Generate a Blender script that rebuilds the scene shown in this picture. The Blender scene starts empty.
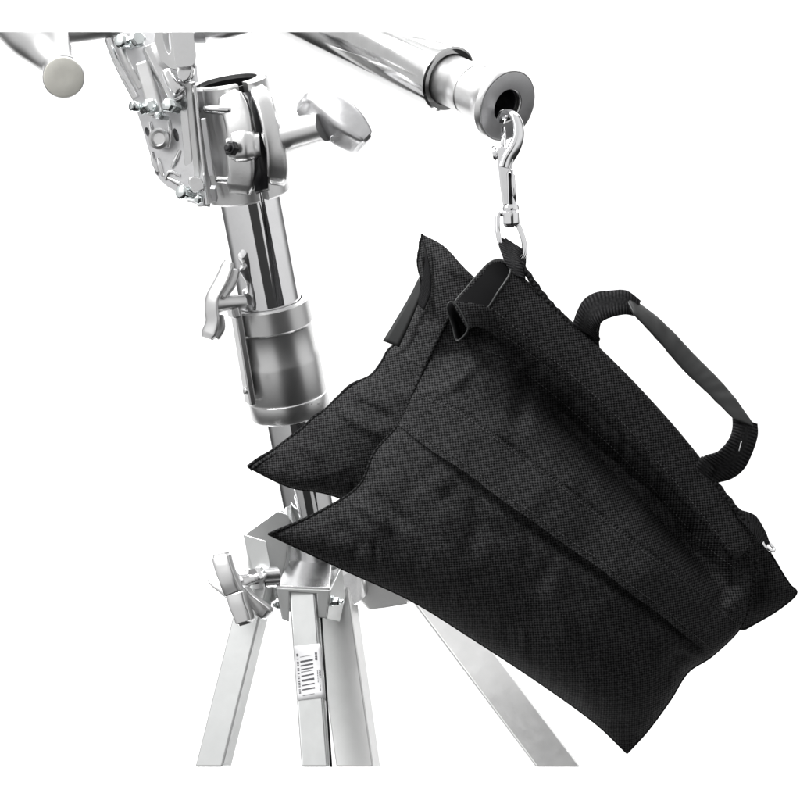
import bpy, bmesh, math, random
from mathutils import Vector, Matrix, noise
random.seed(7)
SC = bpy.context.scene
COL = SC.collection
D = 2.2

def S(y): return (D + y) / D / 1000.0
def P(px, py, y=0.0):
    k = S(y)
    return Vector(((px - 400) * k, y, (400 - py) * k))

# ------------------------------------------------------------------ materials
def new_mat(name):
    m = bpy.data.materials.new(name); m.use_nodes = True
    nt = m.node_tree
    return m, nt, nt.nodes['Principled BSDF']

def noise_node(nt, scale, detail=3, rough=.6, coord='Object', dist=0.0, sc=(1, 1, 1)):
    tc = nt.nodes.new('ShaderNodeTexCoord')
    mp = nt.nodes.new('ShaderNodeMapping'); mp.inputs['Scale'].default_value = sc
    n = nt.nodes.new('ShaderNodeTexNoise')
    n.inputs['Scale'].default_value = scale; n.inputs['Detail'].default_value = detail
    n.inputs['Roughness'].default_value = rough; n.inputs['Distortion'].default_value = dist
    nt.links.new(tc.outputs[coord], mp.inputs['Vector']); nt.links.new(mp.outputs[0], n.inputs['Vector'])
    return n

def ramp(nt, src, p0, c0, p1, c1):
    r = nt.nodes.new('ShaderNodeValToRGB')
    r.color_ramp.elements[0].position = p0; r.color_ramp.elements[0].color = (*c0, 1)
    r.color_ramp.elements[1].position = p1; r.color_ramp.elements[1].color = (*c1, 1)
    nt.links.new(src, r.inputs[0]); return r

def metal(name, col, rough, rvar=.08, bump=.0, bscale=300, scale=40, cvar=.12, sc=(1, 1, 1), metallic=1.0):
    m, nt, b = new_mat(name)
    b.inputs['Metallic'].default_value = metallic
    n = noise_node(nt, scale, 5, .65, dist=.6, sc=sc)
    lo = tuple(c * (1 - cvar) for c in col)
    r = ramp(nt, n.outputs[0], .35, lo, .62, col)
    nt.links.new(r.outputs[0], b.inputs['Base Color'])
    mr = nt.nodes.new('ShaderNodeMapRange')
    mr.inputs['From Min'].default_value = .3; mr.inputs['From Max'].default_value = .7
    mr.inputs['To Min'].default_value = rough + rvar; mr.inputs['To Max'].default_value = max(.02, rough - rvar)
    n2 = noise_node(nt, scale * 2.3, 4, .7)
    nt.links.new(n2.outputs[0], mr.inputs[0]); nt.links.new(mr.outputs[0], b.inputs['Roughness'])
    if bump:
        n3 = noise_node(nt, bscale, 4, .6)
        bp = nt.nodes.new('ShaderNodeBump'); bp.inputs['Strength'].default_value = bump
        bp.inputs['Distance'].default_value = .001
        nt.links.new(n3.outputs[0], bp.inputs['Height']); nt.links.new(bp.outputs[0], b.inputs['Normal'])
    return m

M = {}
M['chrome'] = metal('chrome', (.97, .97, .98), .045, .02, .02, 60, cvar=.04)
M['chrome_worn'] = metal('worn_chrome', (.70, .70, .70), .13, .03, .05, 90, cvar=.08, sc=(1, 1, .25))
M['alu_turned'] = metal('turned_aluminium', (.78, .78, .78), .34, .02, .02, 220, cvar=.03, scale=8)
M['alu_cast'] = metal('cast_aluminium', (.76, .76, .76), .34, .03, .10, 260, cvar=.06, scale=14)
M['alu_grey'] = metal('tumbled_aluminium', (.72, .72, .73), .34, .06, .15, 200, cvar=.14, scale=22)
M['alu_pol'] = metal('polished_aluminium', (.82, .82, .825), .20, .04, .14, 90, cvar=.06, scale=16)
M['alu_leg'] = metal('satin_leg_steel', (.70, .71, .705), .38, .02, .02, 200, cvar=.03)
M['leg_lit'] = metal('lit_leg_steel', (.90, .90, .895), .42, .02, .02, 200, cvar=.03)  # same leg steel, bright washed-out light put into a paler base colour
M['zinc'] = metal('zinc_bolt', (.82, .86, .86), .2, .06, .05, 200)
M['cap'] = metal('nylon_end_cap', (.62, .61, .56), .45, .05, .1, 150, cvar=.08, metallic=.0)
M['steel_dark'] = metal('machined_face', (.60, .60, .61), .5, .05, .05, 300, cvar=.06)

def plain(name, col, rough):
    m, nt, b = new_mat(name)
    n = noise_node(nt, 90, 3)
    r = ramp(nt, n.outputs[0], .3, tuple(c * .85 for c in col), .7, col)
    nt.links.new(r.outputs[0], b.inputs['Base Color'])
    b.inputs['Roughness'].default_value = rough
    return m
M['black'] = plain('black_hardware_and_shade', (.012, .012, .014), .35)  # black bolts, also the painted shade of hollows and gaps
M['paper'] = plain('label_paper', (.86, .86, .87), .6)
M['ink'] = plain('label_ink', (.10, .10, .11), .7)
M['white'] = plain('white_paper_backdrop', (.88, .88, .88), .9)

def fabric(name, c_lo, c_hi, pu, pv, bump=.6, twill=0.0, rough=.72, sheen=.0, mot=.35):
    """woven cloth; UVs are metres along the cloth"""
    m, nt, b = new_mat(name)
    L = nt.links.new
    uv = nt.nodes.new('ShaderNodeUVMap'); uv.uv_map = 'UVMap'
    nz = nt.nodes.new('ShaderNodeTexNoise'); nz.inputs['Scale'].default_value = 45; nz.inputs['Detail'].default_value = 2
    L(uv.outputs[0], nz.inputs['Vector'])
    mx = nt.nodes.new('ShaderNodeVectorMath'); mx.operation = 'MULTIPLY_ADD'
    L(nz.outputs['Color'], mx.inputs[0]); mx.inputs[1].default_value = (.0016, .0016, 0); L(uv.outputs[0], mx.inputs[2])
    sp = nt.nodes.new('ShaderNodeSeparateXYZ'); L(mx.outputs[0], sp.inputs[0])
    def math_(op, a, bb=None, c=None):
        n = nt.nodes.new('ShaderNodeMath'); n.operation = op
        for i, v in enumerate((a, bb, c)):
            if v is None: continue
            if isinstance(v, (int, float)): n.inputs[i].default_value = v
            else: L(v, n.inputs[i])
        return n.outputs[0]
    u = math_('MULTIPLY', sp.outputs[0], 2 * math.pi / pu)
    v = math_('MULTIPLY', sp.outputs[1], 2 * math.pi / pv)
    if twill: u = math_('ADD', u, math_('MULTIPLY', v, twill))
    su = math_('SINE', u); sv = math_('SINE', v)
    w = math_('MULTIPLY_ADD', math_('MULTIPLY', su, sv), .5, .5)
    n2 = nt.nodes.new('ShaderNodeTexNoise'); n2.inputs['Scale'].default_value = 420; n2.inputs['Detail'].default_value = 2
    L(uv.outputs[0], n2.inputs['Vector'])
    n3 = nt.nodes.new('ShaderNodeTexNoise'); n3.inputs['Scale'].default_value = 18; n3.inputs['Detail'].default_value = 5
    L(uv.outputs[0], n3.inputs['Vector'])
    w2 = math_('MULTIPLY', w, math_('MULTIPLY_ADD', n2.outputs[0], 2.4, -.2))
    w3 = math_('MULTIPLY', w2, math_('MULTIPLY_ADD', n3.outputs[0], mot * 2, 1 - mot))
    r = ramp(nt, w3, .1, c_lo, .95, c_hi)
    L(r.outputs[0], b.inputs['Base Color'])
    b.inputs['Roughness'].default_value = rough
    b.inputs['Specular IOR Level'].default_value = .03
    b.inputs['Sheen Weight'].default_value = sheen; b.inputs['Sheen Roughness'].default_value = .5
    bp = nt.nodes.new('ShaderNodeBump'); bp.inputs['Strength'].default_value = bump; bp.inputs['Distance'].default_value = .0006
    L(w2, bp.inputs['Height']); L(bp.outputs[0], b.inputs['Normal'])
    return m
M['cordura'] = fabric('black_woven_nylon', (.0024, .0024, .0026), (.050, .050, .051), .0033, .0033)
M['liner'] = fabric('black_coated_lining', (.008, .008, .0085), (.022, .022, .023), .004, .004, .3, rough=.4)
M['webbing'] = fabric('ribbed_webbing', (.008, .008, .0085), (.036, .036, .037), .0032, .05, .5)
M['binding'] = fabric('edge_binding', (.006, .006, .006), (.035, .035, .036), .005, .006, 1.0)
M['rubber'] = plain('rubber_grip', (.020, .021, .021), .5)
M['thread'] = plain('stitch_thread', (.035, .035, .036), .7)

# ------------------------------------------------------------------ objects
def thing(name, label, cat, loc, group=None):
    o = bpy.data.objects.new(name, None); COL.objects.link(o)
    o.location = loc; o.empty_display_size = .03
    o['label'] = label; o['category'] = cat
    if group: o['group'] = group
    return o
def root_of(o):
    while o.parent: o = o.parent
    return o
def obj(name, bm, mat, parent=None, smooth=True, bevel=0, seg=2, label=None, auto=None, solid=0):
    if parent is not None:
        bmesh.ops.translate(bm, verts=bm.verts, vec=-root_of(parent).location)
    me = bpy.data.meshes.new(name)
    bm.normal_update(); bm.to_mesh(me); bm.free()
    me.materials.append(mat)
    for p in me.polygons: p.use_smooth = smooth
    if auto is not None and smooth:
        try: me.set_sharp_from_angle(angle=math.radians(auto))
        except Exception: pass
    o = bpy.data.objects.new(name, me); COL.objects.link(o)
    if parent is not None: o.parent = parent
    if solid:
        md = o.modifiers.new('thick', 'SOLIDIFY'); md.thickness = solid; md.offset = 0
    if bevel:
        md = o.modifiers.new('bevel', 'BEVEL'); md.width = bevel; md.segments = seg
        md.limit_method = 'ANGLE'; md.angle_limit = math.radians(35)
        md.harden_normals = True
    if label: o['label'] = label
    return o

def cut(bm, row, keep_below=True):
    """end a solid with a flat capped face where its far end is sawn off"""
    n = Vector((0, (row - 400) / 1000.0 / D * 1.0, 1.0))
    # plane through the row: z = (400-row)/1000 * (1 + y/D)
    co = Vector((0, 0, (400 - row) / 1000.0))
    n = Vector((0, -(400 - row) / 1000.0 / D, 1.0)).normalized()
    if not keep_below: n = -n
    r = bmesh.ops.bisect_plane(bm, geom=bm.verts[:] + bm.edges[:] + bm.faces[:], plane_co=co, plane_no=n, clear_outer=True)
    ed = [e for e in r['geom_cut'] if isinstance(e, bmesh.types.BMEdge) and e.is_valid]
    if ed:
        try: bmesh.ops.triangle_fill(bm, use_beauty=True, edges=ed)
        except Exception: pass
    bmesh.ops.recalc_face_normals(bm, faces=bm.faces)
    return bm

def cr(pts, t):
    """Catmull-Rom through pts, t in 0..1"""
    n = len(pts) - 1
    x = min(max(t, 0), 1) * n; i = min(int(x), n - 1); f = x - i
    p1, p2 = pts[i], pts[i + 1]
    p0 = pts[i - 1] if i > 0 else [2 * a - b for a, b in zip(p1, p2)]
    p3 = pts[i + 2] if i + 2 <= n else [2 * b - a for a, b in zip(p1, p2)]
    return [0.5 * ((2 * b) + (-a + c) * f + (2 * a - 5 * b + 4 * c - d) * f * f + (-a + 3 * b - 3 * c + d) * f ** 3)
            for a, b, c, d in zip(p0, p1, p2, p3)]
def dense(pts, n): return [cr(pts, i / (n - 1)) for i in range(n)]

def tube(pts, rad, seg=20, cap=True, flat=(1, 1), up=None, bm=None, closed=False):
    """sweep; pts are world vectors, rad in metres (list or number)"""
    if bm is None: bm = bmesh.new()
    pts = [Vector(p) for p in pts]; n = len(pts)
    if not isinstance(rad, (list, tuple)): rad = [rad] * n
    uvl = (bm.loops.layers.uv.get('UVMap') or bm.loops.layers.uv.new('UVMap'))
    rings = []; prev = None; dist = [0]
    for i in range(1, n): dist.append(dist[-1] + (pts[i] - pts[i - 1]).length)
    for i, p in enumerate(pts):
        if closed: t = (pts[(i + 1) % n] - pts[i - 1])
        else: t = (pts[min(i + 1, n - 1)] - pts[max(i - 1, 0)])
        t.normalize()
        if prev is None:
            a = Vector(up) if up is not None else Vector((0, -1, 0))
            if abs(a.dot(t)) > .95: a = Vector((0, 0, 1))
        else: a = prev
        a = (a - t * a.dot(t)).normalized(); prev = a
        b = t.cross(a)
        ring = []
        for k in range(seg):
            an = 2 * math.pi * k / seg
            ring.append(bm.verts.new(p + (a * math.cos(an) * flat[0] + b * math.sin(an) * flat[1]) * rad[i]))
        rings.append(ring)
    m = n if closed else n - 1
    for i in range(m):
        A, B = rings[i], rings[(i + 1) % n]
        for k in range(seg):
            f = bm.faces.new((A[k], A[(k + 1) % seg], B[(k + 1) % seg], B[k]))
            c = 2 * math.pi * rad[i]
            us = (dist[i], dist[i], dist[min(i + 1, n - 1)], dist[min(i + 1, n - 1)])
            vs = (k / seg * c, (k + 1) / seg * c, (k + 1) / seg * c, k / seg * c)
            for l, a_, b_ in zip(f.loops, us, vs): l[uvl].uv = (a_, b_)
    if cap and not closed:
        bm.faces.new(rings[0]); bm.faces.new(rings[-1])
    bmesh.ops.recalc_face_normals(bm, faces=bm.faces)
    return bm

def lathe(A, B, prof, seg=64, closed_prof=False, bm=None, cap=True, gap=None, ref=None):
    """prof = [(distance along A->B in m, radius in m)]; gap=(a0,a1) leaves an angular slot"""
    if bm is None: bm = bmesh.new()
    ax = (B - A).normalized()
    r = Vector(ref) if ref is not None else Vector((0, -1, 0))
    a = (r - ax * r.dot(ax)).normalized(); b = ax.cross(a)
    rings = []
    if gap:
        g0, g1 = math.radians(gap[0]), math.radians(gap[1])
        angs = [g1 + (2 * math.pi - (g1 - g0)) * k / seg for k in range(seg + 1)]
    else: angs = [2 * math.pi * k / seg for k in range(seg)]
    for d, rr in prof:
        rings.append([bm.verts.new(A + ax * d + (a * math.cos(t) + b * math.sin(t)) * rr) for t in angs])
    n = len(prof); na = len(angs)
    for i in range(n if closed_prof else n - 1):
        X, Y = rings[i], rings[(i + 1) % n]
        for k in range(na if not gap else na - 1):
            k2 = (k + 1) % na
            bm.faces.new((X[k], X[k2], Y[k2], Y[k]))
    if gap and closed_prof:
        bm.faces.new([R[0] for R in rings]); bm.faces.new([R[-1] for R in rings][::-1])
    if cap and not closed_prof:
        bm.faces.new(rings[0]); bm.faces.new(rings[-1])
    bmesh.ops.recalc_face_normals(bm, faces=bm.faces)
    return bm

def plate(out, y, vec, holes=(), smooth_n=0, bm=None):
    """outline in photo coordinates at depth y (number, or third value), extruded by vec (m)"""
    if bm is None: bm = bmesh.new()
    def ring(pts):
        if smooth_n:
            p = [list(q) for q in pts]; n = len(p); res = []
            for i in range(n):
                for k in range(smooth_n):
                    q = cr([p[i - 1], p[i], p[(i + 1) % n], p[(i + 2) % n]], (1 + k / smooth_n) / 3)
                    res.append(q)
            pts = res
        return [P(q[0], q[1], q[2] if len(q) > 2 else y) for q in pts]
    vec = Vector(vec)
    loops = [ring(out)] + [ring(h) for h in holes]
    for off in (Vector((0, 0, 0)), vec):
        edges = []
        for lp in loops:
            vs = [bm.verts.new(v + off) for v in lp]
            lp.append(vs)
            edges += [bm.edges.new((vs[i], vs[(i + 1) % len(vs)])) for i in range(len(vs))]
        if len(loops) == 1: bm.faces.new([v for v in loops[0][-1]])
        else: bmesh.ops.triangle_fill(bm, use_beauty=True, edges=edges)
        for lp in loops:
            lp_v = lp.pop(); lp_key = id(lp)
            ringstore.setdefault(lp_key, []).append(lp_v)
    for lp in loops:
        A, B = ringstore.pop(id(lp))
        n = len(A)
        for i in range(n): bm.faces.new((A[i], A[(i + 1) % n], B[(i + 1) % n], B[i]))
    bmesh.ops.recalc_face_normals(bm, faces=bm.faces)
    return bm
ringstore = {}

def circ(cx, cy, rx, ry=None, n=20, rot=0):
    ry = ry or rx; c, s = math.cos(math.radians(rot)), math.sin(math.radians(rot))
    return [(cx + rx * math.cos(2 * math.pi * k / n) * c - ry * math.sin(2 * math.pi * k / n) * s,
             cy + rx * math.cos(2 * math.pi * k / n) * s + ry * math.sin(2 * math.pi * k / n) * c) for k in range(n)]

def beam(A, B, w, d, roll=0, bm=None, wall=0):
    """square bar A->B, w across, d deep; roll (deg) about its axis; wall>0 = open tube"""
    if bm is None: bm = bmesh.new()
    ax = (B - A).normalized()
    f = Vector((0, -1, 0)); f = (f - ax * f.dot(ax)).normalized(); s = ax.cross(f)
    q = Matrix.Rotation(math.radians(roll), 3, ax); f = q @ f; s = q @ s
    vs = []
    for p in (A, B):
        vs.append([bm.verts.new(p + s * sx * w / 2 + f * sy * d / 2) for sx, sy in ((-1, -1), (1, -1), (1, 1), (-1, 1))])
    a, b = vs
    bm.faces.new(a); bm.faces.new(b)
    for i in range(4): bm.faces.new((a[i], a[(i + 1) % 4], b[(i + 1) % 4], b[i]))
    bmesh.ops.recalc_face_normals(bm, faces=bm.faces)
    return bm

def hexbolt(px, py, y, r, axis, h=.006, name='bolt', parent=None, mat=None, washer=True):
    A = P(px, py, y); ax = Vector(axis).normalized()
    bm = lathe(A, A + ax, [(0, r * S(y)), (h * .8, r * S(y)), (h, r * .82 * S(y))], seg=6)
    if washer: lathe(A - ax * .002, A, [(0, r * 1.28 * S(y)), (.002, r * 1.28 * S(y))], seg=24, bm=bm)
    lathe(A + ax * h * .9, A + ax * 2, [(0, r * .5 * S(y)), (h * .5, r * .5 * S(y)), (h * .65, r * .35 * S(y))], seg=16, bm=bm)
    return obj(name, bm, mat or M['zinc'], parent, smooth=False, bevel=.0005)

def pod(pts, n=40, seg=28, ex=3.5, ends=(.35, .35), tilt=0.0, bm=None, dv=(0, 0)):
    """rounded cast arm: (px, py, y, half width px, half depth m); super-elliptic sections"""
    if bm is None: bm = bmesh.new()
    q = dense(pts, n); rings = []
    ta = []
    for i in range(n):
        a = q[max(i - 1, 0)]; b = q[min(i + 1, n - 1)]
        ta.append(Vector((b[0] - a[0], b[1] - a[1])).normalized())
    seq = [(0, ends[0], -1)] + [(i, 1, 0) for i in range(n)] + [(n - 1, ends[1], 1)]
    for (i, sc_, e) in seq:
        x, y, yy, hw, hd = q[i]; t = ta[i]; nn = Vector((-t.y, t.x))
        x += t.x * e * hw * .28; y += t.y * e * hw * .28
        if e == 0 and i in (0, n - 1): sc_ = .86
        r = []
        for k in range(seg):
            an = 2 * math.pi * k / seg; c_, s_ = math.cos(an), math.sin(an)
            c2 = math.copysign(abs(c_) ** (2 / ex), c_) * sc_; s2 = math.copysign(abs(s_) ** (2 / ex), s_) * sc_
            v = P(x + nn.x * hw * c2, y + nn.y * hw * c2, yy); v.y += hd * s2 + tilt * hw * c2 / 1000; v.x += dv[0] * hd * s2; v.z += dv[1] * hd * s2
            r.append(bm.verts.new(v))
        rings.append(r)
    for A_, B_ in zip(rings, rings[1:]):
        for k in range(seg): bm.faces.new((A_[k], A_[(k + 1) % seg], B_[(k + 1) % seg], B_[k]))
    bm.faces.new(rings[0]); bm.faces.new(rings[-1])
    bmesh.ops.recalc_face_normals(bm, faces=bm.faces)
    return bm

# ================================================================== STAND
PT = P(224, 60, .055); PB = P(334, 640, .255)
pax = (PB - PT).normalized()
def pole_at(py):           # point on pole axis whose picture row is py
    best = min(range(0, 1001), key=lambda i: abs(400 - (lambda v: v.z / S(v.y))(PT.lerp(PB, i / 1000)) - py))
    return PT.lerp(PB, best / 1000)
pl = lambda a, b: (pole_at(b) - pole_at(a)).length

stand = thing('light_stand', 'silver chrome tripod stand column with splayed legs standing behind the black sandbag', 'tripod stand', pole_at(600))
A = pole_at(112)
L1 = pl(112, 300)
up = obj('upper_column', lathe(A, PB, [(0, .0300), (.002, .0335), (L1 + .02, .0335)], 64), M['chrome'], stand, auto=40)
obj('hollow_shade', lathe(A - pax * .003, PB, [(0, .026), (.0028, .0295)], 48), M['black'], up)  # added black cap that paints the shade of the hollow column top
A = pole_at(400)
obj('lower_column', lathe(A, PB, [(0, .0292), (pl(400, 575), .0292)], 64), M['chrome'], stand, auto=40)
# collar: stepped turned sleeve
A = pole_at(302)
h1, h2, h3, h4 = pl(302, 326), pl(302, 356), pl(302, 395), pl(302, 412)
prof = [(0, .0345), (-.0005, .0365), (0, .0395), (.002, .0410), (h1 - .002, .0415), (h1, .0400), (h1 + .002, .0394),
        (h2 - .004, .0397), (h2 + .002, .0416), (h2 + .006, .0419), (h3 - .003, .0423), (h3 - .001, .0418), (h3, .0419), (h3 + .001, .0428), (h3 + .003, .0430),
        (h4 - .001, .0430), (h4 + .001, .0418), (h4 + .001, .0300)]
collar = obj('locking_collar', lathe(A, PB, prof, 96, closed_prof=True), M['alu_turned'], stand, auto=35)
# clamp flange on the left of the collar with the wing screw
obj('flange', beam(P(234, 300, .105), P(251, 404, .135), .0075, .020, -20), M['alu_cast'], collar, bevel=.002)
obj('flange', beam(P(230, 296, .100), P(235, 318, .105), .0085, .022, -20), M['alu_cast'], collar, bevel=.003)
obj('rivet', lathe(P(247, 391, .10), P(247, 391, .10) + Vector((-1, -.5, 0)), [(0, .004), (.003, .004), (.004, .002)], 20), M['alu_cast'], collar)
wing_sc = tube([P(243, 302, .105), P(224, 303.5, .09), P(212, 305, .082)], [.0075, .0085, .0095], 28)
ws = obj('wing_screw', wing_sc, M['alu_cast'], stand, auto=40)
obj('wing', pod([(228.5, 263, .082, 6.5, .010), (222, 280, .078, 7.5, .010), (213, 297, .076, 7.5, .009), (211.5, 309, .076, 7.5, .009), (212.5, 322, .077, 7.5, .009), (208, 336, .080, 8.5, .010)], ex=4, ends=(.8, .8), tilt=.7), M['alu_turned'], ws, auto=50)
obj('wing', pod([(236, 270, .092, 4, .008), (232, 283, .090, 4.5, .008), (223, 297, .086, 4, .007)], ex=4, ends=(.7, .7)), M['alu_cast'], ws, auto=50)
obj('wing', pod([(220, 316, .086, 4, .007), (220, 328, .090, 5, .008), (215, 338, .090, 4.5, .008)], ex=4, ends=(.7, .7)), M['alu_cast'], ws, auto=50)
# slim serial marks engraved on the lower lip
mk = bmesh.new()
for i, (x, y, l) in enumerate([(303, 407, 5), (306, 406, 4), (309, 405, 5), (315, 402, 3)]):
    pt = P(x, y - 2, .0)
    # lay marks on the lip surface
    ax0 = pole_at(404); d = Vector(((x - 288) / 36.0, -1, 0)); d.y = -math.sqrt(max(.05, 1 - d.x ** 2)); d.z = -.05
    c = ax0 + Vector((d.x, d.y, 0)) * .0436
    tube([c + Vector((0, 0, -.001)), c + Vector((.0012, .0, .0015))], .0004, 6, bm=mk)
obj('engraving', mk, M['steel_dark'], collar)

# hub
H = pole_at(575)
hub = lathe(pole_at(520), PB, [(0, .034), (.001, .037), (pl(520, 560), .039), (pl(520, 566), .046), (pl(520, 596), .048), (pl(520, 600), .044)], 64)
hubo = obj('leg_hub', hub, M['alu_pol'], stand, auto=35)
# left bracket: folded plate
bl = plate([(243, 534, .17), (277, 510, .19), (292, 515, .19), (286, 560, .17), (276, 600, .17), (250, 590, .17), (247, 560, .17)], .17, (.004, .012, 0))
obj('leg_bracket', bl, M['alu_leg'], stand, bevel=.0025, auto=35)
bl2 = plate([(243, 534, .168), (266, 541, .150), (270, 562, .150), (276, 600, .150), (263, 606, .150), (252, 566, .165)], .16, (.0, .004, 0))
obj('leg_bracket', bl2, M['alu_leg'], stand, bevel=.001)
# front bracket: U of folded sheet
fb = bmesh.new()
plate([(276, 586, .140), (289, 560, .190), (332, 560, .190), (330, 588, .140)], .1, (0, 0, -.005), bm=fb)
obj('leg_bracket', fb, M['alu_pol'], stand, bevel=.0015)
fb = plate([(276, 588), (330, 590), (326, 618), (318, 618), (316.5, 594), (289.5, 592), (289, 622), (282, 619)], .1385, (0, .004, 0))
obj('bracket_face', fb, M['alu_leg'], stand, bevel=.0012)
fb = plate([(331, 590, .142), (342, 566, .19), (346, 596, .19), (340, 622, .17), (327, 619, .142)], .1, (-.003, .0015, 0))
obj('bracket_side', fb, M['alu_leg'], stand, bevel=.001)
hexbolt(333, 601, .148, 4.5, (1, -.35, 0), .008, 'bolt', stand)
hexbolt(281, 605, .16, 4, (-1, -.5, 0), .006, 'bolt', stand)
# right hub tab, its washed-out light put into the paler colour
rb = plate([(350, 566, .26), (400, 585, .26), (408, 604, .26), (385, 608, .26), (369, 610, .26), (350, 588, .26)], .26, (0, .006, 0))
obj('leg_bracket', rb, M['leg_lit'], stand, bevel=.0015)

def leg(A, B, w, d, roll, mat='alu_leg', name='leg', bev=.0022):
    bm = beam(A, B, w, d, roll); cut(bm, 767, keep_below=False)
    return obj(name, bm, M[mat], stand, bevel=bev, smooth=True, auto=30)
leg(P(262, 572, .155), P(205, 800, .115), .030, .026, 20, 'alu_leg')
lf = leg(P(303.2, 591, .156), P(318.5, 800, .075), .0275, .0275, 3, 'alu_leg')
leg(P(330, 560, .225), P(363, 800, .150), .0405, .034, 12, 'leg_lit')
leg(P(400, 560, .27), P(580, 800, .13), .0385, .030, -14, 'leg_lit')
# narrow dark slot strip on the right flank of the front leg
sb = beam(P(320.0, 600, .150), P(333.5, 800, .073), .0022, .0022, 0); cut(sb, 767, False)
obj('slot', sb, M['black'], lf)
# tri-lobe locking knob
kb = P(236, 582, .12)
ks = tube([P(276, 577, .15), P(262, 578, .142)], .0115, 28)
tube([P(263, 578, .142), P(243, 581, .125)], .0058, 20, bm=ks)
tube([P(258, 578, .139), P(254, 579, .136)], .0125, 6, bm=ks)
tube([P(246, 580, .127), P(238, 583, .12)], [.0085, .011], 20, bm=ks)
knob = obj('locking_knob', ks, M['alu_pol'], stand, auto=35)
def lobe(pts, w, yo):
    # broad strap-like arm: centre line points with half width, extruded in depth
    bm = bmesh.new(); rings = []
    q = dense(pts, 12)
    for i, (x, y, yy, hw) in enumerate(q):
        a = q[max(i - 1, 0)]; b = q[min(i + 1, 11)]
        t = Vector((b[0] - a[0], b[1] - a[1])).normalized(); nn = Vector((-t.y, t.x))
        r = []
        for (s, dd) in ((-1, 0), (-.6, -.0015), (.6, -.0015), (1, 0), (.85, w), (-.85, w)):
            v = P(x + nn.x * hw * s, y + nn.y * hw * s, yy); v.y += dd + yo; r.append(bm.verts.new(v))
        rings.append(r)
    for A_, B_ in zip(rings, rings[1:]):
        for k in range(6): bm.faces.new((A_[k], A_[(k + 1) % 6], B_[(k + 1) % 6], B_[k]))
    bm.faces.new(rings[0]); bm.faces.new(rings[-1])
    bmesh.ops.recalc_face_normals(bm, faces=bm.faces)
    return bm
for pts_, mt_ in (([(221.5, 556, .100, 9, .007), (224, 566, .096, 9, .007), (229, 580, .094, 9, .008), (235, 594, .097, 9.5, .008)], 'alu_turned'),
                  ([(236, 592, .098, 9.5, .009), (239, 604, .095, 9, .009), (243, 614, .094, 9, .009), (245.5, 622, .094, 8.5, .009)], 'alu_turned'),
                  ([(240, 590, .11, 8, .009), (249, 600, .11, 8, .009), (260, 608, .11, 7.5, .009), (268, 614, .11, 7, .008)], 'alu_cast'),
                  ([(235, 591, .108, 10, .009), (226, 586, .110, 8, .008), (217, 582, .112, 6, .006), (210.5, 579, .114, 3.5, .004)], 'alu_cast')):
    obj('lobe', pod(pts_, ex=4.5, ends=(.8, .75), tilt=.3, dv=(.25, 0)), M[mt_], knob, auto=60)

# barcode label wrapped round the front leg
fa = P(303.2, 591, .156); fbb = P(318.5, 800, .075)
# frame of the front face of the leg
axl = (fbb - fa).normalized(); fr = Vector((0, -1, 0)); fr = (fr - axl * fr.dot(axl)).normalized(); sd = axl.cross(fr)
q = Matrix.Rotation(math.radians(3), 3, axl); fr = q @ fr; sd = q @ sd
if sd.x < 0: sd = -sd
def legpt(u, row, off):
    # u: mm across (0 centre) ; row: picture row along the leg
    t = min(range(0, 1001), key=lambda i: abs(400 - (lambda v: v.z / S(v.y))(fa.lerp(fbb, i / 1000) + fr * .01375) - row)) / 1000
    return fa.lerp(fbb, t) + fr * (.01375 + off) + sd * u / 1000
lb = bmesh.new(); prevr = None
for row in range(645, 703, 6):
    r = [legpt(-12.6, row, .0006), legpt(12.6, row, .0006), legpt(14.5, row, .0003), legpt(14.8, row, -.006), legpt(14.8, row, -.016)]
    r = [lb.verts.new(v) for v in r]
    if prevr:
        for k in range(4): lb.faces.new((prevr[k], prevr[k + 1], r[k + 1], r[k]))
    prevr = r
label = obj('barcode_label', lb, M['paper'], lf, solid=.0003, label='white barcode sticker stuck round the leg')
ink = bmesh.new()
def inkbar(u0, u1, r0, r1, slant=1.0):
    vs = [legpt(u0, r0, .001), legpt(u1, r0 - slant, .001), legpt(u1, r1 - slant, .001), legpt(u0, r1, .001)]
    ink.faces.new([ink.verts.new(v) for v in vs])
for r0, th in [(656.5, .4), (660.5, 1.7), (664.8, 1.3), (668.6, 1.1), (671.5, .5), (675.2, 1.2), (679.4, 1.9), (684.6, 1.0), (688.8, 1.3), (695, .45)]:
    inkbar(-7.0, 6.4 if th > .6 else 5.6, r0, r0 + th)
label_txt = []
obj('barcode', ink, M['ink'], label, smooth=False)
small = bmesh.new(); ink = small        # the sticker's print is too small to read: rows of tiny strokes
rq = random.Random(3)
r_ = 653.0
while r_ < 692:
    inkbar(-10.6, -8.6, r_, r_ + .9, 0); r_ += rq.choice((1.6, 1.7, 3.2))
for k in range(6): inkbar(8.9, 11.3, 653 + k * 1.45, 653.9 + k * 1.45, 0)
for u_, r0_, r1_ in ((10.0, 671, 684), (11.8, 671, 692), (13.1, 671, 679)):
    r_ = r0_
    while r_ < r1_:
        l_ = rq.uniform(.5, 1.6); inkbar(u_, u_ + .7, r_, r_ + l_, 0); r_ += l_ + .5
obj('small_print', small, M['ink'], label, smooth=False)

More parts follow.
